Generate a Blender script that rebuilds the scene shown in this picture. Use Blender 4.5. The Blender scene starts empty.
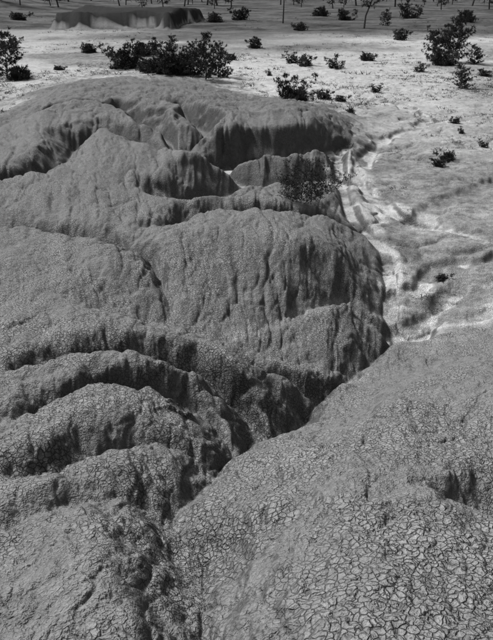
import bpy, math, numpy as np, random, time
from mathutils import Vector
# The terrain is a height field in world metres.  Its control points are image pixels, seen from a
# camera 7 m above the flats: W() converts a pixel + estimated elevation to world x,y,z.
PITCH=math.radians(28.3); CH=7.0; F=640.0
def W(px,py,z):
    a=(px-246.5)/F; v=(320-py)/F
    dx=a; dy=math.cos(PITCH)+v*math.sin(PITCH); dz=-math.sin(PITCH)+v*math.cos(PITCH)
    t=(z-CH)/dz
    return (t*dx,t*dy,z)
# ---------- noise
def h2(ix,iy,seed):
    n=(ix.astype(np.int64)*374761393+iy.astype(np.int64)*668265263+seed*974634777)&0xffffffff
    n=((n^(n>>13))*1274126177)&0xffffffff
    n=n^(n>>16)
    return (n&0xffff)/65535.0
def vn(x,y,seed=0):
    ix=np.floor(x);iy=np.floor(y);fx=x-ix;fy=y-iy
    ix=ix.astype(np.int64);iy=iy.astype(np.int64)
    u=fx*fx*fx*(fx*(fx*6-15)+10);v=fy*fy*fy*(fy*(fy*6-15)+10)
    a=h2(ix,iy,seed);b=h2(ix+1,iy,seed);c=h2(ix,iy+1,seed);d=h2(ix+1,iy+1,seed)
    return (a*(1-u)+b*u)*(1-v)+(c*(1-u)+d*u)*v*1.0
def fbm(x,y,o,seed=0,g=0.5):
    s=0;a=1;t=0
    for i in range(o):
        s=s+a*(vn(x,y,seed+i)*2-1);t+=a;a*=g
        x,y=1.6*x-1.2*y+3.1,1.2*x+1.6*y-7.7
    return s/t
def sm(a,b,x):
    t=np.clip((x-a)/(b-a),0,1);return t*t*(3-2*t)
def smin(a,b,k):
    h=np.clip(0.5+0.5*(b-a)/k,0,1)
    return b*(1-h)+a*h-k*h*(1-h)
TOP=[(60,640,3.9),(140,610,3.85),(60,540,3.6),(120,545,3.6),(330,620,4.1),(400,560,4.0),(290,550,3.8),(480,570,3.9),(250,520,3.5),(380,470,3.5),(450,430,3.2),(490,385,2.7),(420,385,2.6),(350,430,2.5),(490,460,3.3),
(20,490,3.35),(110,480,3.25),(30,430,3.1),(120,420,3.0),(180,480,3.0),(190,430,2.7),(60,380,2.8),(150,378,2.65),(20,310,2.45),(100,320,2.45),(180,395,2.5),(215,365,2.3),(240,395,2.2),(260,400,1.95),(285,410,1.6),(235,295,2.0),(80,275,2.2),(20,265,2.2),(200,270,2.2),(220,245,2.15),(280,240,2.0),(320,255,1.7),(335,268,1.4),(300,345,1.2),(340,332,.8),(255,347,1.65),(40,205,1.9),(110,205,1.85),(170,212,1.65),(285,205,1.3),(255,203,1.3),(110,162,1.7),(40,150,1.6),(5,150,1.6),(75,180,1.8),(140,180,1.6),
(100,90,1.5),(65,95,1.5),(150,95,1.5),(195,95,1.4),(225,105,1.3),(260,118,1.4),(310,112,1.4),(225,125,1.4),(120,105,1.5),(280,125,1.3),
(400,240,0),(412,270,0),(418,300,0),(412,322,0),(375,200,0.02),(362,175,0),(450,320,0),
(10,108,0.2),(0,80,0),(240,80,0),(280,95,0),(370,110,0),(365,150,0),(400,200,0),(420,150,0),(450,250,0),(480,300,0),(430,290,0.0),(480,200,0),(480,120,0),(100,70,0),(350,80,0),(450,75,0),(60,60,0),(250,60,0),(400,55,0)]
CHN={ # slope, flute, pts, floor half width
'bottom':(0.9,0.04,[(222,670,3.5),(210,600,3.1),(204,565,2.75),(186,535,2.75),(168,512,2.7),(195,490,2.45),(215,475,2.2)],0),
'botL':(0.55,0.04,[(168,512,2.7),(120,500,2.95),(60,508,3.15),(10,525,3.3)],0),
'main':(1.2,0.06,[(215,475,2.2),(238,465,1.75),(262,449,1.3),(300,432,.95),(325,405,0.6),(350,375,0.3),(385,350,0.05),(402,340,-.05)],0),
'mainL':(0.75,0.05,[(215,475,2.2),(188,455,2.35),(150,447,2.55),(105,455,2.7),(60,470,2.9),(10,480,3.0)],0),
'L2':(1.1,0.06,[(240,463,1.7),(218,432,1.8),(192,408,1.95),(150,395,2.2),(100,390,2.4),(50,402,2.6),(10,420,2.8)],0),
'L3':(1.15,0.07,[(268,446,1.2),(245,415,1.4),(218,388,1.65),(180,370,1.9),(130,358,2.15),(70,360,2.4),(20,370,2.6)],0),
'L4':(1.05,0.07,[(322,408,0.6),(285,382,.9),(250,362,1.15),(210,345,1.4),(183,322,1.55),(168,295,1.5),(152,265,1.5),(110,248,1.5),(40,236,1.5),(-20,228,1.5)],0),
'L4b':(0.55,0.05,[(183,322,1.55),(140,312,1.9),(90,298,2.1)],0),
'L5':(0.9,0.05,[(352,374,0.3),(325,362,0.65),(290,356,.9),(262,345,1.3)],0),
'F1':(0.95,0.07,[(392,338,0.0),(368,322,0.25),(345,301,0.55),(312,308,.8),(275,322,1.05),(242,330,1.3),(212,312,1.6)],0.08),
'F2':(0.75,0.06,[(345,301,0.55),(325,285,.95),(303,268,1.4),(285,255,1.75)],0),
'F3':(0.75,0.06,[(275,322,1.05),(255,300,1.4),(232,275,1.75),(215,260,2.0)],0),
'wash':(1.15,0.14,[(335,150,0),(345,190,0),(352,225,0),(378,250,0),(388,290,0),(388,320,0),(402,340,0),(440,328,0),(520,315,0)],.15),
'E1':(1.0,0.10,[(352,235,0.0),(330,225,0.3),(290,221,0.65),(240,217,0.8),(200,222,1.0),(170,236,1.3)],0.05),
'E2':(1.1,0.13,[(345,182,0),(300,188,0.0),(250,192,0.05),(215,206,0.15),(197,214,0.3)],.5),
'A1':(1.0,0.14,[(250,190,0.05),(210,178,0.15),(175,165,0.3),(140,150,0.45),(105,144,0.6),(75,150,0.75),(68,168,0.95),(30,188,1.1),(-30,198,1.2)],.1),
'A2':(1.35,0.16,[(175,165,0.3),(172,145,0.4),(150,130,0.45),(110,118,0.5),(70,116,0.5),(30,124,0.35),(-20,130,0.2)],.15),
'B1':(1.35,0.18,[(345,150,0.0),(300,163,0.0),(250,170,0.05),(215,174,0.15)],.5),
'B2':(1.35,0.18,[(178,160,0.3),(200,140,0.5),(190,120,0.75),(180,108,1.0)],0.1),
'R1':(0.7,0.04,[(540,525,2.75),(490,518,2.9),(440,500,3.15),(410,480,3.4)],0),
'R2':(0.35,0.04,[(350,378,0.45),(385,392,1.8),(430,405,2.6)],0),
}
SC={'S1':[(520,243,0),(493,240,0),(460,230,0),(425,222,0),(395,211,0),(370,190,0),(352,172,0),(338,158,0)],
'S2':[(365,165,0),(385,140,0),(412,128,0),(432,116,0),(405,104,0),(370,98,0)],
'S3':[(420,222,0),(440,200,0),(480,180,0),(520,170,0)],
'S4':[(400,338,0),(425,320,0),(450,300,0),(500,285,0)],
'S5':[(392,300,0),(420,285,0),(440,262,0),(500,258,0)]}
WS=[(335,160,0),(352,185,0),(385,208,0),(372,235,0),(388,258,0),(393,285,0),(388,318,0),(404,335,0),(450,322,0),(520,312,0)]
TR=[(240,333,1.3),(262,328,1.15),(285,322,1.0),(312,308,.8),(345,301,.55)]
TOPW=np.array([W(*p) for p in TOP])
CHW={k:(s,f,np.array([W(*p) for p in pts]),w0) for k,(s,f,pts,w0) in CHN.items()}
SCW={k:np.array([W(*p) for p in v]) for k,v in SC.items()}
WSW=np.array([W(*p) for p in WS]);TRW=np.array([W(*p) for p in TR])
def warp(x,y): return np.clip(x/(y+3),-0.8,0.8)*2.2, np.log(np.clip(y,-1,75)+3)
cu,cv=warp(TOPW[:,0],TOPW[:,1]); n=len(cu)
def K(r): return r*r*np.log(r+1e-9)
R=np.hypot(cu[:,None]-cu,cv[:,None]-cv)
A=np.zeros((n+3,n+3));A[:n,:n]=K(R)+np.eye(n)*0.002;A[:n,n]=1;A[:n,n+1]=cu;A[:n,n+2]=cv;A[n:,:n]=A[:n,n:].T
sol=np.linalg.solve(A,np.r_[TOPW[:,2],0,0,0])
def topsurf(x,y):
    u,v=warp(x,y);r=sol[n]+sol[n+1]*u+sol[n+2]*v
    for i in range(n): r=r+sol[i]*K(np.sqrt((u-cu[i])**2+(v-cv[i])**2))
    return np.clip(r,-0.05,4.6)*(1-sm(50,62,y))
def chan(x,y,P):
    best=np.full(x.shape,1e9);zz=np.zeros(x.shape);uu=np.zeros(x.shape);L=0
    for a,b in zip(P[:-1],P[1:]):
        d=b-a;l=math.hypot(d[0],d[1]);t=np.clip(((x-a[0])*d[0]+(y-a[1])*d[1])/(l*l),0,1)
        q=(x-a[0]-t*d[0])**2+(y-a[1]-t*d[1])**2
        m=q<best;best=np.where(m,q,best);zz=np.where(m,a[2]+t*d[2],zz);uu=np.where(m,L+t*l,uu);L+=l
    return np.sqrt(best),zz,uu
def height(x,y,attrs=False):
    sc=np.clip(0.25+y/22,0.25,1.6)
    wx=x+0.36*sc*fbm(x/sc*0.9,y/sc*0.9,4,11);wy=y+0.36*sc*fbm(x/sc*0.9+40,y/sc*0.9,4,17)
    T=topsurf(x,y)
    T=T+np.clip(T,0,1)*0.24*sc*fbm(x/sc*0.7,y/sc*0.7,3,5)
    h=T
    for j,(k,(s,fl,P,w0)) in enumerate(CHW.items()):
        d,zc,u=chan(wx,wy,P)
        if w0: d=np.maximum(d-w0,0)
        fr=0.9/np.clip(fl*8,0.35,2)
        rid=np.abs(vn(u*fr*1.3+d*0.3,d*0.5+3,j*7)*2-1)+0.4*np.abs(vn(u*fr*3.3,d*0.9,7)*2-1)
        w=sm(0.02,fl*6,d)
        hh=zc+s*d+s*fl*2.6*(rid-0.5)*w
        kk=0.12+0.17*np.clip(y/20,0,1)
        h=smin(h,hh,kk)
    clay=sm(0.08,0.4,np.maximum(h,0)) 
    rg=1-np.abs(fbm(wx/sc*1.0+9,wy/sc*1.0,3,31)*2.0)
    h=h-clay*0.065*sc*np.clip(rg,0,1)**4
    rg=1-np.abs(fbm(wx/sc*2.6+3,wy/sc*2.6,4,37)*2.0)
    h=h-clay*0.045*sc*np.clip(rg,0,1)**3
    h=h+(0.02+0.035*clay)*sc*fbm(x*3/sc,y*3/sc,5,61)+0.010*fbm(x*12,y*12,2,71)*(y<15)
    fl_=(1-clay)*sm(10,16,y)
    h=h+fl_*(0.12*fbm(x*0.18,y*0.18,4,81)+0.07*fbm(x*.9,y*.9,4,83))
    rg=1-np.abs(fbm(x*.35+.2*fbm(x,y,2,3),y*.35,4,38)*2.2)
    h=h-fl_*0.13*np.clip(rg,0,1)**5*(1-sm(40,60,y))
    for k,P in SCW.items():
        d,zc,u=chan(wx,wy,P)
        h=h-0.15*(1-clay)*(1-sm(0.15,0.55,d+0.4*fbm(x*0.8,y*0.8,3,5)))
    ex,ey=EMB
    e=sm(0,1.6,np.minimum(ex[1]-x,x-ex[0])+4*fbm(x*0.12,y*0.12,3,91))*sm(0,2.6,y-ey+3.5*fbm(x*0.2,y*0.1,4,92))*(1-sm(ey+12,ey+40,y))
    h=h+e*EH*(1+0.3*fbm(x*0.1,y*0.1,3,95))
    h=h+1.2*sm(-30,-60,x)*sm(60,100,y)*(1+fbm(x*.05,y*.05,2,3))
    return (h,e,clay) if attrs else h
e0=W(52,29,0);e1=W(183,29,0);EMB=((e0[0],e1[0]),e0[1]);EH=2.5
# ---------- grid
ys=np.r_[np.linspace(-10,1.2,60)[:-1], np.geomspace(1.2,70,1050)[:-1], np.geomspace(70,1200,160)]
s=np.linspace(-1,1,950);s=0.55*s+0.45*s**5
Y,S=np.meshgrid(ys,s,indexing='ij');X=S*(np.maximum(Y,0)*1.0+3.5)
H,emb,clay=height(X,Y,True)
nr,nc=X.shape
co=np.stack([X,Y,H],-1).reshape(-1,3).astype(np.float32)
i=np.arange(nr*nc).reshape(nr,nc)
q=np.stack([i[:-1,:-1],i[:-1,1:],i[1:,1:],i[1:,:-1]],-1).reshape(-1,4)
me=bpy.data.meshes.new('ground');me.vertices.add(len(co));me.vertices.foreach_set('co',co.ravel())
me.loops.add(q.size);me.loops.foreach_set('vertex_index',q.ravel().astype(np.int32))
me.polygons.add(len(q));me.polygons.foreach_set('loop_start',np.arange(0,q.size,4,dtype=np.int32))
me.polygons.foreach_set('use_smooth',np.ones(len(q),bool));me.update()
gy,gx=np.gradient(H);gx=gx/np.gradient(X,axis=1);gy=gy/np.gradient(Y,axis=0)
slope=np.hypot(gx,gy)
sand=1-sm(0.12,0.5,H+0.3*fbm(X*0.6,Y*0.6,4,13))
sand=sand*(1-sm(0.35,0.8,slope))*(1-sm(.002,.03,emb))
far=sm(76,104,Y+25*fbm(X*0.03,Y*0.06,3,23))*(1-sm(.002,.05,emb))
white=0
for P,w0 in [(WSW,.5),(SCW['S1'],.32),(SCW['S4'],.25),(SCW['S5'],.22),(SCW['S2'],.3),(CHW['E2'][2],.7),(CHW['B1'][2],.6)]:
    d,_,_=chan(X+0.8*fbm(X*.5,Y*.5,3,2),Y+0.8*fbm(X*.5,Y*.5,3,8),P)
    white=np.maximum(white,1-sm(0.05,w0,d+0.6*fbm(X*1.2,Y*1.2,4,9)+.05))
for (px,py,rx,ry,am) in [(280,85,10,16,1),(395,212,2,1.8,.9),(345,172,1.5,2.5,.9),(20,75,10,14,.8),(400,75,18,18,.85),(480,110,5,8,.5),(400,130,5,7,.5),(215,195,1.6,1.5,.7),(20,20,30,40,.8)]:
    pt=W(px,py,0)
    white=np.maximum(white,am*sm(0.0,0.6,1.0-np.hypot((X-pt[0])/rx,(Y-pt[1])/ry)+0.9*fbm(X*2/rx,Y*2/ry,4,44)))
white=np.maximum(white,0.85*sm(-0.1,0.3,fbm(X*.07,Y*.12,4,45))*sm(22,35,Y))
d,_,_=chan(X+0.25*fbm(X*.9,Y*.9,3,2),Y+0.25*fbm(X*.9,Y*.9,3,8),TRW)
trail=.5*(1-sm(0.03,.22,d+0.15*fbm(X*3,Y*3,3,9)))
sand=np.maximum(sand,trail)
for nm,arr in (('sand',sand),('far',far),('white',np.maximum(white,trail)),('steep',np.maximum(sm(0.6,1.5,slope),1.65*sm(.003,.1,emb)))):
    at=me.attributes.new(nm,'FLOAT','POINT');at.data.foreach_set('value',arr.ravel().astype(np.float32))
g=bpy.data.objects.new('ground',me);bpy.context.collection.objects.link(g)
# ---------- materials
class NB:
    def __init__(s,name,rough=0.95):
        s.m=bpy.data.materials.new(name);s.m.use_nodes=True;s.t=s.m.node_tree;s.b=s.t.nodes['Principled BSDF']
        s.b.inputs['Roughness'].default_value=rough;s.b.inputs['Specular IOR Level'].default_value=0.15
        s.co=s.t.nodes.new('ShaderNodeTexCoord').outputs['Object']
    def n(s,t): return s.t.nodes.new(t)
    def set(s,i,v):
        if hasattr(v,'links'): s.t.links.new(v,i)
        else: i.default_value=v
    def noise(s,scale,det=4,rough=0.6,vec=None):
        x=s.n('ShaderNodeTexNoise');x.inputs['Scale'].default_value=scale;x.inputs['Detail'].default_value=det;x.inputs['Roughness'].default_value=rough
        s.t.links.new(vec or s.co,x.inputs['Vector']);return x.outputs['Fac']
    def math(s,op,a,b=0.0,c=None,cl=False):
        x=s.n('ShaderNodeMath');x.operation=op;x.use_clamp=cl;s.set(x.inputs[0],a);s.set(x.inputs[1],b)
        if c is not None:s.set(x.inputs[2],c)
        return x.outputs[0]
    def mr(s,v,a,b,c,d,smooth=False):
        x=s.n('ShaderNodeMapRange');s.set(x.inputs[0],v)
        if smooth:x.interpolation_type='SMOOTHSTEP'
        for i,k in enumerate((a,b,c,d)):x.inputs[i+1].default_value=k
        return x.outputs[0]
    def attr(s,nm):
        x=s.n('ShaderNodeAttribute');x.attribute_name=nm;return x.outputs['Fac']
    def mixf(s,f,a,b):
        x=s.n('ShaderNodeMix');x.data_type='FLOAT';s.set(x.inputs[0],f);s.set(x.inputs[2],a);s.set(x.inputs[3],b);return x.outputs[0]
    def grey(s,v):
        x=s.n('ShaderNodeCombineColor');[s.set(x.inputs[i],v) for i in range(3)];s.t.links.new(x.outputs[0],s.b.inputs['Base Color'])
B=NB('eroded_clay')
wn_=B.n('ShaderNodeTexNoise');wn_.inputs['Scale'].default_value=9;wn_.inputs['Detail'].default_value=2;B.t.links.new(B.co,wn_.inputs['Vector'])
va=B.n('ShaderNodeVectorMath');va.operation='MULTIPLY_ADD';B.t.links.new(wn_.outputs['Color'],va.inputs[0]);va.inputs[1].default_value=(.09,.09,.09);B.t.links.new(B.co,va.inputs[2])
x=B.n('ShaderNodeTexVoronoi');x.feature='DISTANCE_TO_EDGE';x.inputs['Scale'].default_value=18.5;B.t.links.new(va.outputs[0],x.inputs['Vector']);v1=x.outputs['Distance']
n1=B.noise(0.9,3,0.6)
cm=B.mr(n1,0.38,0.54,0.22,1.0)
n6=B.noise(6,4,0.7);n30=B.noise(42,2,0.7)
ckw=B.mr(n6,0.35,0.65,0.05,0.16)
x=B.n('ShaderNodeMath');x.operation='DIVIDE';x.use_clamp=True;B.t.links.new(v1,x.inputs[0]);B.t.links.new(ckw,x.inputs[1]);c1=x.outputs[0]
sandA=B.attr('sand')
hc=B.math('MULTIPLY',B.math('MULTIPLY',c1,cm),0.016)
hc=B.math('ADD',hc,B.math('MULTIPLY',n30,0.022))
hh=B.math('ADD',hc,B.math('MULTIPLY',n6,0.085))
bp=B.n('ShaderNodeBump');bp.inputs['Strength'].default_value=1;bp.inputs['Distance'].default_value=1;B.t.links.new(hh,bp.inputs['Height']);B.t.links.new(bp.outputs[0],B.b.inputs['Normal'])
cl=B.mr(n1,0.3,0.7,0.23,0.36)
cl=B.math('MULTIPLY',cl,B.mr(n30,0.3,0.7,0.78,1.15))
cl=B.math('MULTIPLY',cl,B.mr(n6,0.3,0.7,0.75,1.17))
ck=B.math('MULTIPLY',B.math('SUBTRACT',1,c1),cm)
cl=B.math('MULTIPLY',cl,B.math('SUBTRACT',1,B.math('MULTIPLY',ck,0.55)))  # shadow inside the cracks painted into the clay colour
cl=B.math('MULTIPLY',cl,B.math('SUBTRACT',1,B.math('MULTIPLY',B.attr('steep'),0.52)))  # shade of steep walls deepened in the colour; embankment darkened as well
nm_=B.noise(0.35,5,0.75);nq=B.noise(3.2,5,0.78)
sn=B.mr(nm_,0.35,0.65,0.26,0.50)
sn=B.math('MULTIPLY',sn,B.mr(nq,0.35,0.6,0.5,1.1))
sn=B.mixf(B.attr('white'),sn,B.mr(nq,0.3,0.55,0.48,0.75))
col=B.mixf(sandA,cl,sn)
mp=B.n('ShaderNodeMapping');mp.inputs['Scale'].default_value=(0.10,0.16,1);B.t.links.new(B.co,mp.inputs['Vector'])
fr=B.mr(B.noise(1.0,6,0.75,mp.outputs[0]),0.38,0.64,0.04,0.19)
col=B.mixf(B.attr('far'),col,fr)
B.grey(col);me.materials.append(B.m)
def flat(name,lo,hi,sc):
    b=NB(name,0.8);b.grey(b.mr(b.noise(sc,1),0.35,0.65,lo,hi));return b.m
BARK=flat('bark',.05,.11,8);NEED=flat('pine_needles',.03,.085,1.5);GRS=flat('dry_grass',.06,.16,0.6)
# ---------- plants
rng=np.random.default_rng(5)
def tube(V,Fc,p,q,r0,r1,k=5):
    p=np.array(p,float);q=np.array(q,float);d=q-p;d/=np.linalg.norm(d)+1e-9
    a=np.cross(d,[0.3,0.2,1] if abs(d[2])<.9 else [1,0,0]);a/=np.linalg.norm(a);b=np.cross(d,a);o=len(V)
    for c,r in ((p,r0),(q,r1)):
        for j in range(k):
            t=2*math.pi*j/k;V.append(c+r*(math.cos(t)*a+math.sin(t)*b))
    for j in range(k):Fc.append((o+j,o+(j+1)%k,o+k+(j+1)%k,o+k+j))
def plant(h,spread,bare=0.1,whorls=9,per=5,needle=0.14,nn=9,stems=1,up=0.35,seed=0,thick=0.02,nw=.09,lv=.5,droop=0):
    r=np.random.default_rng(seed);V=[];Fw=[];NV=[];NF=[]
    for st in range(stems):
        lean=np.array([r.normal(0,.10),r.normal(0,.10),1.0]) if stems==1 else np.array([r.normal(0,lv),r.normal(0,lv),1.0])
        hh=h*(1 if stems==1 else r.uniform(.45,1));pts=[np.array([0,0,-0.1])+(0 if stems==1 else np.array([r.normal(0,.2*spread),r.normal(0,.2*spread),0]))]
        for k in range(6):pts.append(pts[-1]+lean*(hh+0.1)/6+np.array([r.normal(0,.015*h),r.normal(0,.015*h),0]))
        for k in range(6):tube(V,Fw,pts[k],pts[k+1],thick*h*(1-k/6.5),thick*h*(1-(k+1)/6.5),6)
        for wv in range(whorls):
            t=bare+(1-bare)*(wv+.5*r.random())/whorls
            f=t*6;k=min(5,int(f));base=pts[k]+(pts[k+1]-pts[k])*(f-k)
            for c in range(per):
                if r.random()<0.15:continue
                az=r.uniform(0,6.283);ln=spread*(1-t**1.6*0.85)*r.uniform(.5,1.15)*(0.75 if (t<bare+.15 and stems==1) else 1)
                dr=np.array([math.cos(az),math.sin(az),up+r.normal(0,.2)+t*.5-droop])
                e=base+dr*ln*np.array([1,1,.8]);e[2]=max(e[2],.03);mid=base+(e-base)*.5+np.array([0,0,-.04*ln])
                tube(V,Fw,base,mid,thick*h*.28,thick*h*.2,3);tube(V,Fw,mid,e,thick*h*.2,thick*h*.07,3)
                m_=max(3,int(ln/needle*1.8))
                for a in range(m_):
                    u=(a+1)/m_*0.85+.15;c0=(base+(mid-base)*u*2) if u<.5 else mid+(e-mid)*(u-.5)*2
                    c0=c0+r.normal(0,.3*needle,3)
                    for b_ in range(nn):
                        dd=r.normal(0,1,3)+dr*.5+np.array([0,0,.35]);dd/=np.linalg.norm(dd);sd=np.cross(dd,r.normal(0,1,3));sd/=np.linalg.norm(sd)+1e-9
                        o=len(NV);L_=needle*r.uniform(.7,1.2);wd=needle*nw
                        NV+= [c0-sd*wd,c0+sd*wd,c0+dd*L_];NF.append((o,o+1,o+2))
    return V,Fw,NV,NF
def to_mesh(name,pl):
    V,Fw,NV,NF=pl;o=len(V);m=bpy.data.meshes.new(name)
    m.from_pydata([tuple(v) for v in V]+[tuple(v) for v in NV],[],list(Fw)+[tuple(a+o for a in f) for f in NF])
    m.materials.append(BARK);m.materials.append(NEED)
    mi=np.zeros(len(Fw)+len(NF),np.int32);mi[len(Fw):]=1;m.polygons.foreach_set('material_index',mi);return m
def hz(x,y): return float(height(np.array([[x]]),np.array([[y]]))[0,0])
pines=[to_mesh('pine_a',plant(3.6,1.7,.10,12,6,.24,12,seed=1,nw=.12)),to_mesh('pine_b',plant(3.0,1.5,.06,10,6,.24,12,seed=2,nw=.12)),to_mesh('pine_c',plant(2.6,1.6,.04,9,7,.22,12,seed=3,nw=.12))]
shr=[to_mesh('shrub_%d'%k,plant(h,sp,.0,5,5,.11,10,stems=st,seed=4+k,thick=.010,nw=.13,lv=lv,droop=.15)) for k,(h,sp,st,lv) in enumerate([(1.0,.45,6,.5),(.85,.45,7,.6),(1.0,.4,4,.4),(.6,.5,6,.9)])]
sparse=to_mesh('sapling',plant(1.3,.55,.2,6,4,.07,6,stems=6,seed=9,thick=.008))
tall=to_mesh('tall_pine',plant(11,2.8,.28,14,5,.5,12,seed=6,thick=.014))
tall2=to_mesh('bare_pine',plant(12,2.2,.5,10,5,.5,12,seed=7,thick=.011))
def put(name,mesh,px,py,sc,z0=0.0,vz=1):
    x,y,_=W(px,py,z0);z=hz(x,y)
    o=bpy.data.objects.new(name,mesh);o.location=(x,y,z-0.02);o.scale=(sc,sc,sc*vz)
    o.rotation_euler=(0,0,rng.uniform(0,6.28));bpy.context.collection.objects.link(o);return o
for px,py,k,sc in [(453,62,0,1.15),(432,62,1,.85),(463,88,2,.6),(172,56,1,.62),(206,82,0,.85),(218,78,2,.9),(193,78,2,.85),(163,76,2,.75),(8,78,1,1.1),(385,26,1,.8),(476,64,2,.6)]:
    put('pine_tree',pines[k],px,py,sc)
for px,py,k,sc in [(150,54,0,1.9),(143,55,3,1.9),(125,68,1,2.4),(132,66,2,1.6),(170,76,0,2.4),(180,76,1,2.3),(155,74,3,2.2),(174,74,2,2.1),(292,106,0,1.5),(298,106,3,1.3),(324,101,1,.9),(292,63,0,1.1),(341,103,3,.7),(376,91,2,.8),(305,66,1,1.2),(446,160,3,.6),(439,166,1,.5),(484,148,2,.5),(455,122,1,.5),(335,68,0,1.1),(400,40,1,1.6),(440,42,0,1.9),(444,66,3,2.0),(485,76,1,.9),(12,48,0,1.5),(18,80,3,1.6),(230,60,3,1.0),(420,72,0,.8),(443,278,3,.32),(350,118,3,.45),(462,133,2,.4),(368,60,3,1.2),(255,48,1,1.4),(90,52,3,1.5),(60,70,3,.8),(270,75,2,.6),(215,22,3,2.5),(240,20,1,2.5),(320,16,3,3),(345,20,1,2.6),(410,18,0,3),(465,22,3,3),(20,22,3,2.5),(300,30,3,2)]:
    put('shrub',shr[k],px,py,sc,0,rng.uniform(.8,1.1))
put('sapling',sparse,303,189,1.35,1.2);put('sapling',sparse,294,190,.9,1.2)
put('tall_pine_tree',tall,364,29,1.0);put('tall_pine_tree',tall2,283,23,1.0)
V,Fw,NV,NF=plant(9,2.6,.12,7,4,.9,6,seed=12)
base=[(np.array(V),np.array(Fw)),(np.array(NV),np.array(NF))]
av=[];af=[];am=[];o=0
for k in range(220):
    x=rng.uniform(-170,170);y=rng.uniform(165,270);s_=rng.uniform(.6,1.4);a=rng.uniform(0,6.28);R_=np.array([[math.cos(a),math.sin(a),0],[-math.sin(a),math.cos(a),0],[0,0,1]])
    z=1.2*float(sm(-30,-60,np.float64(x)))*.9
    for mi,(v,f) in enumerate(base):
        av.append(v@R_*s_+[x,y,z]);af+=(f+o).tolist();am+=[mi]*len(f);o+=len(v)
m=bpy.data.meshes.new('distant_trees');m.from_pydata(np.concatenate(av).tolist(),[],af);m.materials.append(BARK);m.materials.append(NEED);m.polygons.foreach_set('material_index',np.array(am,np.int32))
bpy.context.collection.objects.link(bpy.data.objects.new('distant_trees',m))
# grass: low sparse cover on the flats
nt_=60000
yy=12*np.exp(rng.uniform(0,2.4,nt_));xx=rng.uniform(-1,1,nt_)*(yy*.55+2)
dens=fbm(xx*.15,yy*.15,3,55)+.8*fbm(xx*.9,yy*.9,3,56)+rng.normal(0,.12,nt_)
hh_,_,cl_=height(xx[None],yy[None],True);keep=(dens>0.26)&(hh_[0]<0.25)
dW=chan(xx,yy,WSW)[0];keep&=dW>0.5
xx,yy,zz=xx[keep],yy[keep],hh_[0][keep];NTU=len(xx);nb=9
c0=np.repeat(np.stack([xx,yy,zz-.01],-1),nb,0);sz=np.repeat(rng.gamma(2.0,.018,NTU)*np.clip(yy/20,.7,2)+.02,nb)
dd=rng.normal(0,.9,(NTU*nb,3));dd[:,2]=.8;dd*=(sz*rng.uniform(.6,1.1,NTU*nb))[:,None]
sd=rng.normal(0,1,(NTU*nb,3));sd[:,2]=0;sd/=np.linalg.norm(sd,axis=1)[:,None];sd*=(sz*.14)[:,None]
c0[:,:2]+=rng.normal(0,.8,(NTU*nb,2))*sz[:,None]
vv=np.stack([c0-sd,c0+sd,c0+dd],1).reshape(-1,3).astype(np.float32)
m=bpy.data.meshes.new('grass');m.vertices.add(len(vv));m.vertices.foreach_set('co',vv.ravel());nf=len(vv)//3
m.loops.add(nf*3);m.loops.foreach_set('vertex_index',np.arange(nf*3,dtype=np.int32));m.polygons.add(nf);m.polygons.foreach_set('loop_start',np.arange(0,nf*3,3,dtype=np.int32));m.update()
m.materials.append(GRS);bpy.context.collection.objects.link(bpy.data.objects.new('grass',m))
# ---------- light
w=bpy.data.worlds.new('World');bpy.context.scene.world=w;w.use_nodes=True
wn=w.node_tree;sky=wn.nodes.new('ShaderNodeTexSky');sky.sky_type='NISHITA';sky.sun_disc=False
SE=math.radians(46);SA=math.radians(-52)
sky.sun_elevation=SE;sky.sun_rotation=SA
bw=wn.nodes.new('ShaderNodeRGBToBW');wn.links.new(sky.outputs[0],bw.inputs[0]);wn.links.new(bw.outputs[0],wn.nodes['Background'].inputs[0]);wn.nodes['Background'].inputs[1].default_value=0.08
ld=bpy.data.lights.new('sun','SUN');ld.energy=4.2;ld.angle=math.radians(12);lo=bpy.data.objects.new('sun',ld);bpy.context.collection.objects.link(lo)
sd=Vector((math.sin(SA)*math.cos(SE),math.cos(SA)*math.cos(SE),math.sin(SE)));lo.rotation_euler=sd.to_track_quat('Z','Y').to_euler()
cd=bpy.data.cameras.new('camera');c=bpy.data.objects.new('camera',cd);bpy.context.collection.objects.link(c)
cd.sensor_fit='VERTICAL';cd.sensor_height=24;cd.lens=24;cd.clip_end=3000;cd.clip_start=0.05
c.location=(0,0,CH);c.rotation_euler=(math.pi/2-PITCH,0,0);bpy.context.scene.camera=c
vs=bpy.context.scene.view_settings;vs.view_transform='Standard';vs.look='None';vs.exposure=0
